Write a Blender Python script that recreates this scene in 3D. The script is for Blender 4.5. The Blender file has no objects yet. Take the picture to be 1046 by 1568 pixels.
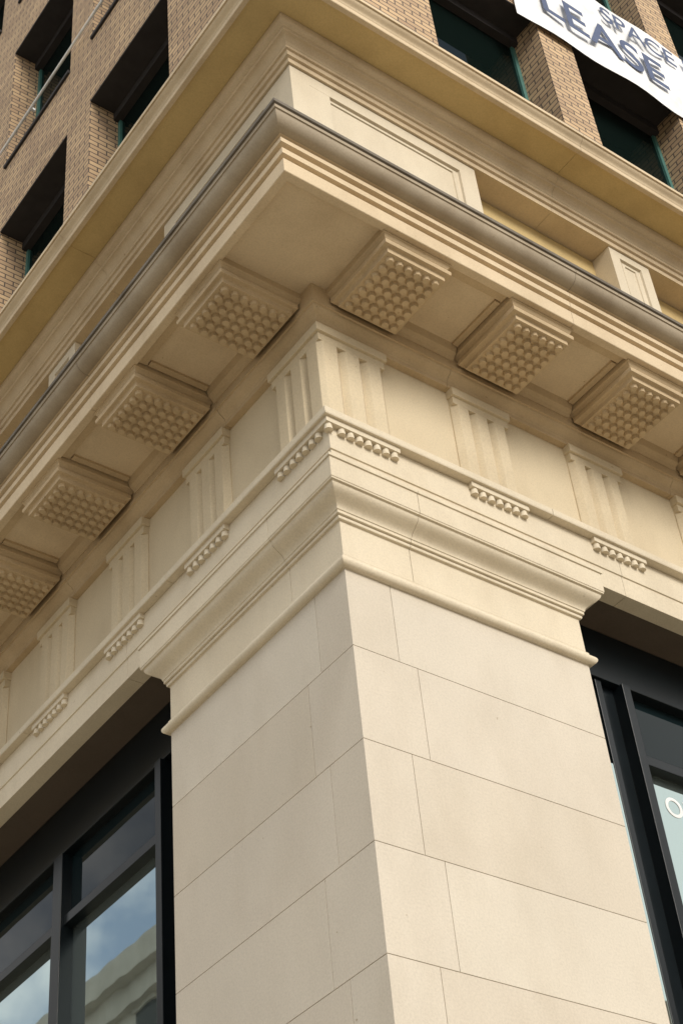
import bpy, bmesh, math, random
from mathutils import Matrix, Vector
random.seed(7)
sc=bpy.context.scene
GZ=-7.43
# ------------------------------------------------------------------ materials
def newmat(name):
    m=bpy.data.materials.new(name);m.use_nodes=True
    nt=m.node_tree;b=nt.nodes['Principled BSDF'];return m,nt,b
def N(nt,t,**k):
    n=nt.nodes.new(t)
    for a,v in k.items(): setattr(n,a,v)
    return n
def ramp(nt,fac,stops):
    r=N(nt,'ShaderNodeValToRGB');e=r.color_ramp.elements
    e[0].position,e[0].color=stops[0][0],(*stops[0][1],1);e[1].position,e[1].color=stops[-1][0],(*stops[-1][1],1)
    for p,c in stops[1:-1]:
        x=e.new(p);x.color=(*c,1)
    nt.links.new(fac,r.inputs[0]);return r.outputs[0]
def noise(nt,vec,scale,detail=4,rough=.55):
    n=N(nt,'ShaderNodeTexNoise');n.inputs['Scale'].default_value=scale;n.inputs['Detail'].default_value=detail;n.inputs['Roughness'].default_value=rough
    if vec is not None: nt.links.new(vec,n.inputs['Vector'])
    return n.outputs['Fac']
def mul(nt,a,b,f=1.0):
    m=N(nt,'ShaderNodeMix',data_type='RGBA',blend_type='MULTIPLY');m.inputs[0].default_value=f
    nt.links.new(a,m.inputs[6]);nt.links.new(b,m.inputs[7]);return m.outputs[2]
def stone(name,base,var=.12,island=True,dirt=.25,rough=.85,spots=True):
    m,nt,b=newmat(name)
    tc=N(nt,'ShaderNodeTexCoord');v=tc.outputs['Object']
    lo=tuple(c*(1-var) for c in base);hi=tuple(min(1,c*(1+var*.5)) for c in base)
    c=ramp(nt,noise(nt,v,.9,6,.6),[(.3,lo),(.7,hi)])
    mp=N(nt,'ShaderNodeMapping');mp.inputs['Scale'].default_value=(2.2,2.2,1.1);nt.links.new(v,mp.inputs[0])
    s=ramp(nt,noise(nt,mp.outputs[0],1.0,5,.6),[(.34,(1-dirt,1-dirt*1.15,1-dirt*1.35)),(.55,(1,1,1))])
    c=mul(nt,c,s)
    f=ramp(nt,noise(nt,v,70,3,.7),[(.3,(.87,.87,.87)),(.6,(1,1,1))])
    c=mul(nt,c,f)
    if spots:
        sp=ramp(nt,noise(nt,v,22,2,.5),[(.20,(.66,.60,.52)),(.25,(1,1,1))])
        c=mul(nt,c,sp)
    if island:
        g=N(nt,'ShaderNodeNewGeometry')
        c=mul(nt,c,ramp(nt,g.outputs['Random Per Island'],[(0,(.93,.91,.885)),(.5,(.965,.955,.955)),(1,(1.0,1.0,1.0))]))
    nt.links.new(c,b.inputs['Base Color']);b.inputs['Roughness'].default_value=rough
    bp=N(nt,'ShaderNodeBump');bp.inputs['Strength'].default_value=.2;bp.inputs['Distance'].default_value=.005
    nt.links.new(noise(nt,v,45,5,.65),bp.inputs['Height']);nt.links.new(bp.outputs[0],b.inputs['Normal'])
    return m
M_pier=stone('limestone_ashlar',(.63,.57,.475),.07,True,.06)
M_trim=stone('limestone_trim',(.63,.53,.37),.08,False,.09)
M_arch=stone('limestone_architrave',(.68,.595,.455),.08,False,.08)
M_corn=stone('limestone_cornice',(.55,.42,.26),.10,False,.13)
M_cyma=stone('weathered_cyma',(.40,.33,.24),.18,False,.2)
M_ledge=stone('limestone_ledge',(.66,.53,.36),.08,False,.12)
M_bounce=stone('ochre_bounce_stone',(.60,.45,.21),.08,False,.10,spots=False)  # ochre imitates golden bounce light on soffits and in attic openings
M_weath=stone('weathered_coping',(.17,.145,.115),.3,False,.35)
M_mortar=stone('mortar',(.36,.30,.21),.1,False,.1)
M_soff=stone('soffit_shade',(.10,.075,.055),.1,False,.1,spots=False)  # shade of the deep openings put into the stone colour
def flat(name,col,rough=.5,metal=0.,spec=.5,nz=0):
    m,nt,b=newmat(name)
    tc=N(nt,'ShaderNodeTexCoord')
    c=ramp(nt,noise(nt,tc.outputs['Object'],6,4),[(.3,tuple(x*.85 for x in col)),(.7,tuple(min(1,x*1.1) for x in col))])
    nt.links.new(c,b.inputs['Base Color']);b.inputs['Roughness'].default_value=rough;b.inputs['Metallic'].default_value=metal
    b.inputs['Specular IOR Level'].default_value=spec
    return m
M_frame=flat('bronze_window_frame',(.006,.009,.011),.3,.0,.3)
M_green=flat('green_window_frame',(.06,.17,.15),.5)
M_lintel=flat('dark_lintel',(.04,.036,.036),.8,0,.2)
M_white=flat('white_paint',(.8,.8,.8),.6)
M_concrete=flat('pavement_concrete',(.44,.38,.28),.9)
M_kerb=flat('kerb_stone',(.35,.33,.3),.9)
M_asph=flat('road_concrete',(.23,.205,.16),.9)
M_line=flat('road_paint',(.7,.7,.68),.7)
M_dark=flat('interior_dark',(.01,.01,.012),.8)
def glass(name,col,ior,metal=0.,spec=.5):
    m,nt,b=newmat(name);b.inputs['Base Color'].default_value=(*col,1);b.inputs['Roughness'].default_value=.015;b.inputs['IOR'].default_value=ior
    b.inputs['Metallic'].default_value=metal;b.inputs['Specular IOR Level'].default_value=spec
    tc=N(nt,'ShaderNodeTexCoord');bp=N(nt,'ShaderNodeBump');bp.inputs['Strength'].default_value=.05;bp.inputs['Distance'].default_value=.02
    nt.links.new(noise(nt,tc.outputs['Object'],1.2,2),bp.inputs['Height']);nt.links.new(bp.outputs[0],b.inputs['Normal']);return m
M_glass=glass('window_glass',(.42,.51,.50),1.5,.9)
M_glassd=glass('transom_glass',(.006,.012,.014),1.25)
M_glass2=glass('upper_window_glass',(.004,.008,.007),1.2,0,.25)
def brickmat():
    m,nt,b=newmat('tan_brick')
    tc=N(nt,'ShaderNodeTexCoord');g=N(nt,'ShaderNodeNewGeometry')
    sp=N(nt,'ShaderNodeSeparateXYZ');nt.links.new(tc.outputs['Object'],sp.inputs[0])
    sn=N(nt,'ShaderNodeSeparateXYZ');nt.links.new(g.outputs['True Normal'],sn.inputs[0])
    def M(op,a,bb=None):
        x=N(nt,'ShaderNodeMath',operation=op)
        nt.links.new(a,x.inputs[0])
        if bb is not None:nt.links.new(bb,x.inputs[1])
        return x.outputs[0]
    u=M('ADD',M('MULTIPLY',sp.outputs[0],M('ABSOLUTE',sn.outputs[1])),M('MULTIPLY',sp.outputs[1],M('ABSOLUTE',sn.outputs[0])))
    cb=N(nt,'ShaderNodeCombineXYZ');nt.links.new(u,cb.inputs[0]);nt.links.new(sp.outputs[2],cb.inputs[1])
    bt=N(nt,'ShaderNodeTexBrick');nt.links.new(cb.outputs[0],bt.inputs['Vector'])
    bt.inputs['Scale'].default_value=1;bt.inputs['Brick Width'].default_value=.215;bt.inputs['Row Height'].default_value=.075
    bt.inputs['Mortar Size'].default_value=.009;bt.inputs['Mortar Smooth'].default_value=.2
    bt.inputs['Color1'].default_value=(.60,.425,.25,1);bt.inputs['Color2'].default_value=(.42,.285,.175,1);bt.inputs['Mortar'].default_value=(.12,.09,.07,1)
    c=mul(nt,bt.outputs['Color'],ramp(nt,noise(nt,tc.outputs['Object'],1.5,4),[(.3,(.85,.85,.85)),(.7,(1.05,1.05,1.05))]))
    nt.links.new(c,b.inputs['Base Color']);b.inputs['Roughness'].default_value=.9
    bp=N(nt,'ShaderNodeBump',invert=True);bp.inputs['Strength'].default_value=.6;bp.inputs['Distance'].default_value=.008
    nt.links.new(bt.outputs['Fac'],bp.inputs['Height']);nt.links.new(bp.outputs[0],b.inputs['Normal'])
    return m
M_brick=brickmat()
# ------------------------------------------------------------------ mesh helpers
class MB:
    def __init__(s): s.v=[];s.f=[]
    def add(s,vs,fs):
        o=len(s.v);s.v+=vs;s.f+=[tuple(i+o for i in f) for f in fs]
    def box(s,x0,x1,y0,y1,z0,z1):
        s.add([(x0,y0,z0),(x1,y0,z0),(x1,y1,z0),(x0,y1,z0),(x0,y0,z1),(x1,y0,z1),(x1,y1,z1),(x0,y1,z1)],
              [(0,3,2,1),(4,5,6,7),(0,1,5,4),(1,2,6,5),(2,3,7,6),(3,0,4,7)])
    def fb(s,side,s0,s1,e0,e1,z0,z1):   # box in face coordinates (s along, e outward)
        if side=='R': s.box(s0,s1,-e1,-e0,z0,z1)
        else: s.box(-e1,-e0,s0,s1,z0,z1)
    def rings(s,rs,cap=True):
        n=len(rs[0]);vs=[p for r in rs for p in r];fs=[]
        for i in range(len(rs)-1):
            for j in range(n):
                k=(j+1)%n;fs.append((i*n+j,i*n+k,(i+1)*n+k,(i+1)*n+j))
        if cap: fs+=[tuple(range(n))[::-1],tuple((len(rs)-1)*n+j for j in range(n))]
        s.add(vs,fs)
    def obj(s,name,mat,parent=None,bevel=0,smooth=None):
        me=bpy.data.meshes.new(name);me.from_pydata(s.v,[],s.f)
        bm=bmesh.new();bm.from_mesh(me);bmesh.ops.recalc_face_normals(bm,faces=bm.faces);bm.to_mesh(me);bm.free()
        if smooth:
            for p in me.polygons:p.use_smooth=True
            me.set_sharp_from_angle(angle=math.radians(smooth))
        me.materials.append(mat);o=bpy.data.objects.new(name,me);sc.collection.objects.link(o)
        if parent:o.parent=parent
        if bevel:
            b=o.modifiers.new('bevel','BEVEL');b.width=bevel;b.segments=2;b.limit_method='ANGLE';b.angle_limit=math.radians(40)
        return o
def P(side,s,e,z): return (s,-e,z) if side=='R' else (-e,s,z)
def arc(e0,z0,e1,z1,kind,n=7):
    out=[]
    for i in range(n+1):
        t=i/n
        if kind=='ovolo': e=e0+(e1-e0)*math.sin(t*math.pi/2);z=z0+(z1-z0)*(1-math.cos(t*math.pi/2))
        elif kind=='cavetto': e=e0+(e1-e0)*(1-math.cos(t*math.pi/2));z=z0+(z1-z0)*math.sin(t*math.pi/2)
        else: # cyma
            e=e0+(e1-e0)*(t-math.sin(2*math.pi*t)/(2*math.pi)*.8);z=z0+(z1-z0)*t
        out.append((e,z))
    return out
def sweep(mb,prof,back,joints,end=24.):
    """prof: outer (e,z) bottom to top; joint positions along each side"""
    pr=list(prof)+[(back,prof[-1][1]),(back,prof[0][1])]
    g=.0018
    J=sorted(joints)
    j0=J[0] if J else end
    mb.rings([[(-e,j0-g,z) for e,z in pr],[(-e,-e,z) for e,z in pr],[(j0-g,-e,z) for e,z in pr]])
    J=J+[end]
    for a,b in zip(J[:-1],J[1:]):
        for sd in 'RL':
            mb.rings([[P(sd,a+g,e,z) for e,z in pr],[P(sd,b-g,e,z) for e,z in pr]])
def jl(a,step,jit=.15,end=24):
    o=[];x=a
    while x<end-1: o.append(x+random.uniform(-jit,jit));x+=step
    return o
bld=bpy.data.objects.new('corner_office_building',None);sc.collection.objects.link(bld)
W=2.02;L=24.
# ------------------------------------------------------------------ corner pier (ashlar blocks)
CH=.655
mb=MB();g=.0018
zs=[.622,0]+[-CH*i for i in range(1,12)]
for i in range(len(zs)-1):
    z1,z0=zs[i]-g*(i>0),zs[i+1]+g
    q=.345 if i%2==0 else .48
    ql=.325 if i%2==0 else .465
    mb.box(0,q-g,0,ql-g,z0,z1)
    mb.box(q+g,W,0,.46,z0,z1)
    mb.box(0,.46,ql+g,W,z0,z1)
mb.obj('pier_ashlar_blocks',M_pier,bld,bevel=.002)
mb=MB();mb.box(.005,W-.03,.005,.44,GZ,.62);mb.box(.0051,.44,.445,W-.03,GZ,.62);mb.obj('pier_mortar_core',M_mortar,bld)
mb=MB()
for sd in 'RL':
    for a in (9.0,16.5):
        for i in range(len(zs)-1):
            mb.fb(sd,a,a+W,-.46,0,zs[i+1]+g,zs[i]-g*(i>0))
mb.obj('side_pier_blocks',M_pier,bld,bevel=.0035)
def ringcap(mb,prof,back,side=None,a=None,jt=None):
    pr=list(prof)+[(back,prof[-1][1]),(back,prof[0][1])]
    if side is None:
        path=[lambda e:(.46,W+e),lambda e:(-e,W+e),lambda e:(-e,-e),lambda e:(W+e,-e),lambda e:(W+e,.46)]
        if jt:
            p1=path[:2]+[lambda e:(-e,jt+.0015)]
            p2=[lambda e:(-e,jt-.0015),lambda e:(-e,-e),lambda e:(jt-.0015,-e)]
            p3=[lambda e:(jt+.0015,-e)]+path[3:]
            for p in(p1,p2,p3): mb.rings([[(*f(e),z) for e,z in pr] for f in p])
        else: mb.rings([[(*f(e),z) for e,z in pr] for f in path])
    else:
        path=[(lambda e:(a-e,-.46)),(lambda e:(a-e,e)),(lambda e:(a+W+e,e)),(lambda e:(a+W+e,-.46))]
        mb.rings([[P(side,*f(e),z) for e,z in pr] for f in path])
ast=[(.0,.585),(.012,.585)]+[(.012+.038*math.sin(t*math.pi/8),.62-.035*math.cos(t*math.pi/8)) for t in range(0,9)]+[(.014,.66),(.014,.685),(.0,.70)]
neck=[(.001,.70),(.001,.975),(.018,.977),(.022,.99),(.018,1.003)]
cap=[(.022,1.005),(.034,1.007),(.034,1.03)]+arc(.04,1.032,.135,1.15,'cyma',10)+[(.135,1.155),(.15,1.157),(.15,1.168),(.155,1.172),(.155,1.335),(.165,1.337),(.165,1.36),(.10,1.38)]
mb=MB()
for pr in (ast,neck,cap):
    ringcap(mb,pr,-.12,None,None,.55 if pr is not ast else 0)
    for sd in 'RL':
        for a in (9.0,16.5): ringcap(mb,pr,-.12,sd,a)
mb.obj('pier_capital',M_arch,bld,smooth=35,bevel=.002)
mb=MB();mb.box(.02,W-.02,.02,.44,.60,1.43);mb.box(.021,.44,.442,W-.02,.60,1.43);mb.obj('capital_core',M_mortar,bld)
# ------------------------------------------------------------------ architrave, taenia, frieze
mb=MB()
sweep(mb,[(.035,1.37),(.035,1.55),(.045,1.553),(.045,1.788)],-.10,jl(2.6,2.3))
mb.obj('architrave',M_arch,bld,bevel=.002)
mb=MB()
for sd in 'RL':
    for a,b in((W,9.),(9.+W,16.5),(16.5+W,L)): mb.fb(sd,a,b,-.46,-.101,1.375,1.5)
mb.obj('opening_soffit_shade',M_soff,bld)  # dark board laid in for the shade inside the openings
mb=MB()
sweep(mb,[(.06,1.79),(.108,1.79),(.112,1.80),(.112,1.85),(.095,1.865),(.0,1.88)],-.2,jl(1.9,2.3))
mb.obj('taenia',M_arch,bld,bevel=.003)
mb=MB();sweep(mb,[(.0,1.86),(.0,2.80)],-.3,jl(.30,1.145,0));mb.obj('frieze_wall',M_trim,bld)
PER=1.145;C0=.26;HW=.262
reg=MB();tri=MB();cone=MB();n=20
def frust(mb,side,s,e,z0,z1,r0,r1,k=10):
    mb.rings([[P(side,s+r*math.cos(2*math.pi*i/k),e+r*math.sin(2*math.pi*i/k),z) for i in range(k)] for r,z in((r0,z0),(r1,z1))])
def triplan(s0,s1,ef,er):
    u=(s1-s0)/12.
    xs=[(0,er),(1,ef)]
    d=ef-.038
    for c in (4,8): xs+=[(c-.85,ef),(c,d),(c+.85,ef)]
    xs+=[(11,ef),(12,er)]
    return [(s0+u*x,e) for x,e in xs]
for k in range(n):
    c=C0+PER*k
    for sd in 'RL':
        s0,s1=c-HW,c+HW
        a0=-.06 if k==0 else s0
        if k>0:
            reg.fb(sd,s0,s1,.0,.088,1.745,1.792)
            tri.fb(sd,s0-.012,s1+.012,-.02,.075,2.66,2.735)
            tri.fb(sd,s0,s1,-.02,.052,2.59,2.662)
            pl=triplan(s0,s1,.052,.010)
            pl=[(s0,-.02)]+pl+[(s1,-.02)]
            tri.rings([[P(sd,s,e,z) for s,e in pl] for z in (1.87,2.592)])
        m=7 if k else 8
        st=(s1-a0)/m
        for i in range(m):
            ss=a0+st*(i+.5)
            if k==0 and i==0 and sd=='L': continue
            if k==0 and i==0: ss=-.055
            frust(cone,sd,ss,.056,1.694,1.746,.031,.024,12)
h1=C0+HW
def Lsolid(mb,ext,end,z0,z1,back):
    mb.rings([[(-back,end,z),(-ext,end,z),(-ext,-ext,z),(end,-ext,z),(end,-back,z),(-back,-back,z)] for z in(z0,z1)])
Lsolid(reg,.088,h1,1.745,1.792,-.05)
Lsolid(tri,.075,h1+.012,2.66,2.735,-.05);Lsolid(tri,.052,h1,2.59,2.662,-.05)
u=(h1+.052)/12
prof=[(-.052+u*.7,.052)]
for c in(4,8): prof+=[(-.052+u*(c-.85),.052),(-.052+u*c,.014),(-.052+u*(c+.85),.052)]
prof+=[(-.052+u*11,.052),(h1,.010),(h1,-.02)]
rp=[(s,-q) for s,q in prof];lp=[(-q,s) for s,q in prof][::-1]
pl=lp+rp+[(.05,.05)]
tri.rings([[(x,y,z) for x,y in pl] for z in(1.87,2.592)])
reg.obj('regulae',M_arch,bld,bevel=.003);tri.obj('triglyphs',M_trim,bld,bevel=.003);cone.obj('regula_guttae',M_arch,bld,smooth=40)
# ------------------------------------------------------------------ bed mould, corona, mutules
mb=MB()
bed=[(.0,2.735),(.055,2.735),(.055,2.775)]+arc(.06,2.78,.12,2.86,'cyma',8)+[(.135,2.86),(.135,2.90),(.125,2.905),(.125,3.06)]
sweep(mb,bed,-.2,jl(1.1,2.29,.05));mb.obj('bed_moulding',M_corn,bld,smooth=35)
cj=jl(1.72,2.29,.02)
mb=MB()
cor=[(.10,3.06),(.775,3.06),(.78,3.02),(.84,3.015),(.845,3.02),(.845,3.15),(.822,3.155),(.822,3.19),(.855,3.195),(.855,3.25),(.832,3.255),(.832,3.285),(.872,3.29),(.872,3.335),(.855,3.34),(.855,3.36),(.88,3.362)]
sweep(mb,cor,-.2,cj);mb.obj('corona_cornice',M_ledge,bld,smooth=35,bevel=.002)
mb=MB()
sweep(mb,[(.5,3.363)]+arc(.885,3.363,.975,3.455,'ovolo',9)+[(.985,3.456),(.985,3.49)],-.2,cj)
mb.obj('cornice_cymatium',M_cyma,bld,smooth=35)
mb=MB()
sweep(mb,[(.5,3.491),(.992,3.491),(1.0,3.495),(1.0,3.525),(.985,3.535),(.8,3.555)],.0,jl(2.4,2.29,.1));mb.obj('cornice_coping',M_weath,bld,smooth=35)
mut=MB();gut=MB()
for k in range(n):
    c=.30+PER*k
    for sd in 'RL':
        def rr(h,e0,e1,z): return [P(sd,c-h,e0,z),P(sd,c+h,e0,z),P(sd,c+h,e1,z),P(sd,c-h,e1,z)]
        mut.rings([rr(.297,.11,.80,3.062),rr(.297,.11,.80,3.005),rr(.287,.12,.79,2.998),rr(.275,.13,.78,2.975),rr(.262,.14,.765,2.955),
                   rr(.262,.15,.765,2.95),rr(.285,.15,.79,2.945),rr(.287,.15,.795,2.93),rr(.285,.15,.79,2.905),rr(.258,.17,.765,2.902),rr(.248,.18,.757,2.895),rr(.248,.18,.757,2.855)])
        for i in range(6):
            for j in range(7):
                frust(gut,sd,c+(i-2.5)*.078,.468+(j-3)*.0785,2.826,2.857,.026,.035,8)
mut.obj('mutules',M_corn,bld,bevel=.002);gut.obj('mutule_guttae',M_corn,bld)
mb=MB()
for k in range(n-1):
    a=.30+PER*k+.30;b=a+PER-.60
    for sd in 'RL':
        mb.rings([[P(sd,s,e,z) for e,z in [(.12,3.062),(.12,2.95),(.135,2.95),(.15,2.975),(.18,3.0),(.19,3.03),(.20,3.062)]] for s in(a+.01,b-.01)])
        mb.rings([[P(sd,s,e,z) for e,z in [(.70,3.062),(.71,3.04),(.774,3.035),(.774,3.062)]] for s in(a+.01,b-.01)])
        for q0,q1 in((a+.012,a+.06),(b-.06,b-.012)): mb.fb(sd,q0,q1,.205,.695,3.037,3.063)
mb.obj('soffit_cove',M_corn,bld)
# ------------------------------------------------------------------ attic storey
piers=[(0,1.99)]
x=3.62
while x<L-1: piers.append((x,x+.52));x+=2.17
att=MB()
def panel(mb,sd,s0,s1,z0,z1,marg,top):
    def r(i,e): return [P(sd,s0+i,e,z0+i),P(sd,s1-i,e,z0+i),P(sd,s1-i,e,z1-i*top),P(sd,s0+i,e,z1-i*top)]
    mb.rings([r(0,-.40),r(0,0),r(marg,0),r(marg+.005,-.022),r(marg+.03,-.03),r(marg+.035,-.018),r(marg+.07,-.018),r(marg+.075,-.03)])
Z0,Z1=3.5,6.045
for sd in 'RL':
    for i,(a,b) in enumerate(piers):
        if i==0: panel(att,sd,a+.001,b,Z0,Z1,.19,.75)
        else: panel(att,sd,a,b,Z0,Z1,.12,.8)
att.box(.002,.4,.002,.4,Z0,Z1-.001)
att.obj('attic_piers',M_arch,bld)
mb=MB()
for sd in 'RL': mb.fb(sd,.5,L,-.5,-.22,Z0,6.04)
mb.obj('attic_bounce_panels',M_bounce,bld)  # panels added to keep the openings bright, coloured like bounce-lit soffits
mb=MB()
led=[(.0,6.05),(.022,6.05),(.022,6.11),(.045,6.115),(.045,6.175),(.065,6.18),(.065,6.215)]+arc(.07,6.22,.13,6.30,'cavetto',6)+[(.135,6.33),(.155,6.335)]+arc(.16,6.34,.19,6.40,'ovolo',5)+[(.19,6.425),(.47,6.425),(.475,6.395),(.515,6.395),(.52,6.40),(.52,6.45)]+arc(.525,6.455,.575,6.53,'cyma',7)+[(.59,6.53),(.59,6.57),(.0,6.62)]
sj=jl(2.9,2.17,.05)
sweep(mb,led,-.5,sj);o=mb.obj('sill_course_cornice',M_ledge,bld,smooth=35)
mb=MB();sweep(mb,[(.192,6.420),(.468,6.420),(.468,6.424)],.192,sj);mb.obj('sill_soffit_bounce',M_bounce,bld)  # thin sheet under the sill course, bounce light put into its colour
# ------------------------------------------------------------------ brick storeys
BE=-.10
br=MB();lin=MB();gf=MB();gg=MB();hf=MB()
heads=[10.15+3.85*i for i in range(0,6)];TOP=heads[-1]+1.6
bp=[(-BE,2.0)];x=3.66
while x<L-1: bp.append((x,x+.53));x+=2.19
bp[-1]=(bp[-1][0],L)
for sd in 'RL':
    for i,(a,b) in enumerate(bp):
        if i==0:
            if sd=='R': br.box(-BE,2.0,-BE,2.0,6.55,TOP)
            continue
        br.fb(sd,a,b,BE-.45,BE,6.55,TOP)
    for i in range(len(bp)-1):
        a=bp[i][1];b=bp[i+1][0]
        for k,h in enumerate(heads):
            nz=heads[k+1]-2.55 if k<len(heads)-1 else TOP
            br.fb(sd,a,b,BE-.45,BE,h+.02,nz)
            lin.fb(sd,a,b,BE-.44,BE-.003,h,h+.0195)
            z0=h-2.55
            d0,d1=BE-.42,BE-.36
            gf.fb(sd,a,a+.05,d0,d1,z0,h-.13);gf.fb(sd,b-.05,b,d0,d1,z0,h-.13)
            hf.fb(sd,a,b,d0,d1+.06,h-.13,h);gf.fb(sd,a+.05,b-.05,d0,d1,z0,z0+.07)
            gf.fb(sd,a+.05,b-.05,d0,d1-.02,h-1.5,h-1.45)
            gg.fb(sd,a+.04,b-.04,d0+.02,d0+.03,z0,h-.01)
        br.fb(sd,a,b,BE-.45,BE,6.55,heads[0]-2.55)
br.obj('brick_walls',M_brick,bld);lin.obj('window_lintels',M_lintel,bld);gf.obj('upper_window_frames',M_green,bld);gg.obj('upper_window_glass',M_glass2,bld);hf.obj('window_head_boxes',M_lintel,bld)
sl=MB()
for sd in 'RL':
    for i in range(len(bp)-1):
        for h in heads[1:]: sl.fb(sd,bp[i][1]+.002,bp[i+1][0]-.002,BE-.4,BE+.03,h-2.60,h-2.548)
sl.obj('window_sills',M_lintel,bld)
mb=MB();mb.box(1.,L,1.,L,TOP-.5,TOP-.2);mb.box(1.2,L,1.2,L,1.6,6.5);mb.obj('roof_and_core',M_dark,bld)
mb=MB()
mb.rings([[(.04+.018*math.cos(t*math.pi/4),y,11.75+.018*math.sin(t*math.pi/4)) for t in range(8)] for y in (1.0,12.0)])
for y in (2.9,5.1,7.3,9.5): mb.box(.03,.1,y-.015,y+.015,11.735,11.77)
mb.obj('white_conduit',M_white,bld,smooth=40)
# ------------------------------------------------------------------ ground floor glazing
fr=MB();gl=MB();gd=MB()
D=-.40
for sd in 'RL':
    for (a,b) in((W,9.0),(9.0+W,16.5)):
        fb=fr.fb
        fb(sd,a+.0,a+.44,D-.12,D,GZ,1.37)
        fb(sd,a+.50,a+.56,D-.12,D-.0,GZ,.92)
        fb(sd,a+.56,a+.72,D-.12,D-.05,GZ,.92)
        fb(sd,a+.72,a+.80,D-.12,D+.05,GZ,.92)
        fb(sd,a+.44,b,D-.12,D+.02,.92,1.37)
        s=a+.80
        while s<b-.2:
            e2=min(s+1.42,b)
            fb(sd,s,e2,D-.12,D+.0,.30,.38)
            if e2<b: fb(sd,e2,min(e2+.14,b),D-.12,D+.03,GZ,.92)
            gd.fb(sd,s,e2,D-.08,D-.06,.38,.93)
            fb(sd,s,e2,D-.12,D,GZ,GZ+.4)
            s=e2+.14
        gl.fb(sd,a+.42,b,D-.10,D-.085,GZ+.3,.93)
        gl.fb(sd,a+.441,a+.499,D-.05,D-.006,GZ,.2)
fr.obj('storefront_frames',M_frame,bld,bevel=.004);gl.obj('storefront_glass',M_glass,bld);gd.obj('transom_glass',M_glassd,bld)
# ------------------------------------------------------------------ leasing banner
def text(s,x,y,z,size,mat,nm,par,off=.01):
    cu=bpy.data.curves.new(nm,'FONT');cu.body=s;cu.size=size;cu.extrude=.0015;cu.offset=off
    o=bpy.data.objects.new(nm,cu);sc.collection.objects.link(o);o.location=(x,y,z);o.rotation_euler=(math.pi/2,0,0);cu.materials.append(mat);o.parent=par
ban=bpy.data.objects.new('leasing_banner',None);sc.collection.objects.link(ban)
me=MB();nx,nz_=60,12;x0,x1,z0,z1=3.35,13.,9.94,11.55
vs=[];fs=[]
for j in range(nz_+1):
    for i in range(nx+1):
        x=x0+(x1-x0)*i/nx;z=z0+(z1-z0)*j/nz_
        vs.append((x,-BE-.05-.014*math.sin(x*5+z*2)-.012*math.sin(x*2.1-z*4),z-.02*math.sin(i/nx*18)*(1 if j in(0,nz_) else 0)))
for j in range(nz_):
    for i in range(nx):
        q=j*(nx+1)+i;fs.append((q,q+1,q+nx+2,q+nx+1))
me.add(vs,fs);me.obj('banner_sheet',M_white,ban,smooth=60)
M_blue=flat('banner_blue',(.06,.085,.17),.7);M_red=flat('banner_red',(.6,.03,.04),.7)
text('SPACE FOR',4.85,-BE-.085,11.08,.44,M_blue,'text_top',ban,.003);text('LEASE',3.72,-BE-.085,10.32,.78,M_blue,'text_bottom',ban,.006)
mb=MB();mb.rings([[(6.22+.17*math.cos(t*math.pi/12),y,10.27+.17*math.sin(t*math.pi/12)) for t in range(24)] for y in(-BE-.08,-BE-.086)]);mb.obj('red_dot',M_red,ban)
text('OFFICES',3.05,-D+.083,.0,.22,M_white,'window_lettering',bld,.002)
# ------------------------------------------------------------------ ground
mb=MB();mb.box(-1500,1500,-1500,1500,GZ-.6,GZ-.15);mb.obj('road',M_asph)
mb=MB();mb.box(-7,L+6,-7,L+6,GZ-.3,GZ);mb.obj('pavement',M_concrete,bevel=.02)
mb=MB();mb.box(-7.18,-7.002,-7.18,L+6,GZ-.3,GZ-.004);mb.box(-7.002,L+6,-7.18,-7.002,GZ-.3,GZ-.004);mb.obj('kerb',M_kerb,bevel=.02)
mb=MB()
for i in range(12): mb.box(-13,-12.85,-4+i*5,-1.5+i*5,GZ-.149,GZ-.146);mb.box(-4+i*5,-1.5+i*5,-13,-12.85,GZ-.149,GZ-.146)
mb.obj('road_marking',M_line)
def block(name,x0,x1,y0,y1,h,col,face):
    e=bpy.data.objects.new(name,None);sc.collection.objects.link(e)
    m=stone(name+'_stone',col,.15,False,.1,spots=False)
    mb=MB();mb.box(x0,x1,y0,y1,GZ-.1,GZ+h);
    mb.box(x0-.8,x1+.8,y0-.8,y1+.8,GZ+h,GZ+h+.9);mb.box(x0-.4,x1+.4,y0-.4,y1+.4,GZ+h-.8,GZ+h-.001);mb.box(x0-.2,x1+.2,y0-.2,y1+.2,GZ+4.6,GZ+5.1)
    wn=MB();fr=MB();z=GZ+5.8
    while z+2.2<GZ+h-.8:
        if face=='x':
            y=y0+1.2
            while y+1.4<y1: wn.box(x1+.005,x1+.02,y,y+1.4,z,z+2.2);fr.box(x1,x1+.12,y-.15,y+1.55,z-.2,z-.02);fr.box(x1,x1+.1,y-.1,y+1.5,z+2.22,z+2.45);y+=2.9
        else:
            x=x0+1.2
            while x+1.4<x1: wn.box(x,x+1.4,y1+.005,y1+.02,z,z+2.2);fr.box(x-.15,x+1.55,y1,y1+.12,z-.2,z-.02);fr.box(x-.1,x+1.5,y1,y1+.1,z+2.22,z+2.45);x+=2.9
        z+=3.7
    mb.obj('walls',m,e);wn.obj('windows',M_glass2,e);fr.obj('window_surrounds',m,e)
block('opposite_stone_building',-38,-21,14,60,27.5,(.6,.55,.47),'x')
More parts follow.
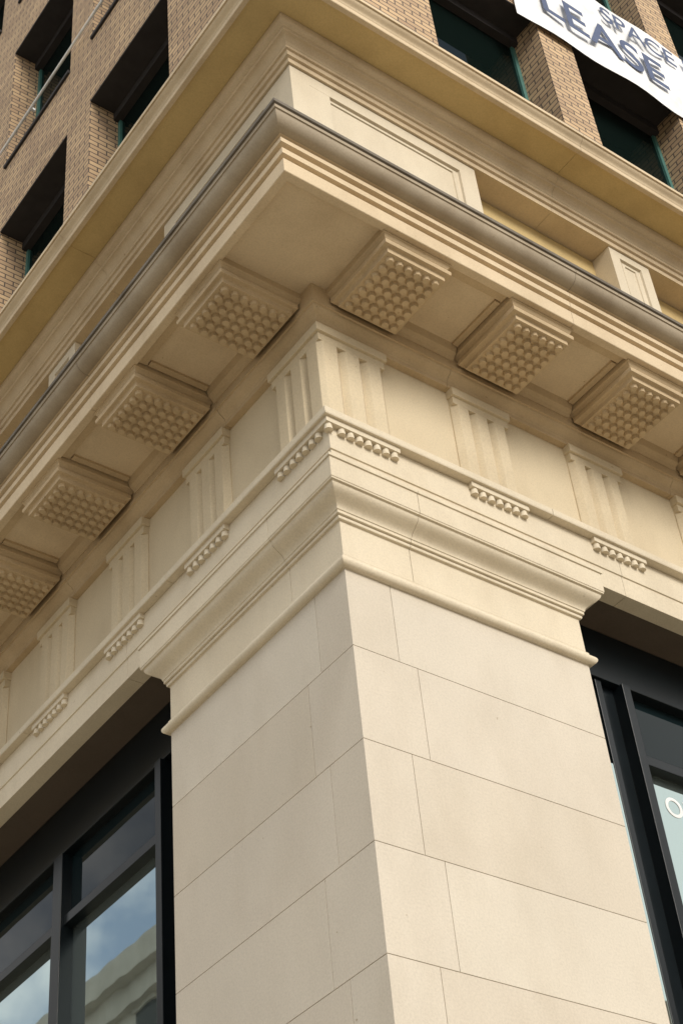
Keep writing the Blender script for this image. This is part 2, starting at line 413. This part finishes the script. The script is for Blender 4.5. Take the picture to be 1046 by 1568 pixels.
block('opposite_brick_building',12,60,-38,-21,19,(.35,.25,.18),'y')
# ------------------------------------------------------------------ camera
Rm=[[0.80841,-0.58274,-0.08303],[0.33927,0.57657,-0.74328],[0.48101,0.5727,0.66381]]
cx,cy,cz=Vector(Rm[0]),-Vector(Rm[1]),-Vector(Rm[2])
cz.normalize();cx=(cx-cx.dot(cz)*cz).normalized();cy=cz.cross(cx)
m=Matrix((cx,cy,cz)).transposed().to_4x4();m.translation=Vector((-4.965,-5.94,-5.828))
cam=bpy.data.cameras.new('camera');co=bpy.data.objects.new('camera',cam);sc.collection.objects.link(co);co.matrix_world=m
cam.sensor_fit='VERTICAL';cam.sensor_height=36;cam.sensor_width=24;cam.lens=57.87;cam.clip_end=5000;sc.camera=co
# ------------------------------------------------------------------ light
az=math.radians(-97);el=math.radians(30)
d=Vector((math.cos(az)*math.cos(el),math.sin(az)*math.cos(el),math.sin(el)))
s=bpy.data.lights.new('sun','SUN');s.energy=2.8;s.angle=math.radians(26);s.color=(1,.94,.84)
so=bpy.data.objects.new('sun',s);sc.collection.objects.link(so);so.rotation_euler=d.to_track_quat('Z','Y').to_euler()
w=bpy.data.worlds.new('World');sc.world=w;w.use_nodes=True;nt=w.node_tree
bg=nt.nodes['Background'];sky=N(nt,'ShaderNodeTexSky',sky_type='NISHITA');sky.sun_disc=False
sky.sun_elevation=el;sky.sun_rotation=math.atan2(d.x,d.y)
tc=N(nt,'ShaderNodeTexCoord')
nf=noise(nt,tc.outputs['Generated'],4.5,7,.55)
cl=ramp(nt,nf,[(.38,(.15,.15,.15)),(.54,(1,1,1))])
mx=N(nt,'ShaderNodeMix',data_type='RGBA');nt.links.new(cl,mx.inputs[0]);nt.links.new(sky.outputs[0],mx.inputs[6]);mx.inputs[7].default_value=(8.6,8.5,8.2,1)
nt.links.new(mx.outputs[2],bg.inputs['Color']);bg.inputs['Strength'].default_value=.15
sc.view_settings.view_transform='Standard';sc.view_settings.look='None';sc.view_settings.exposure=0
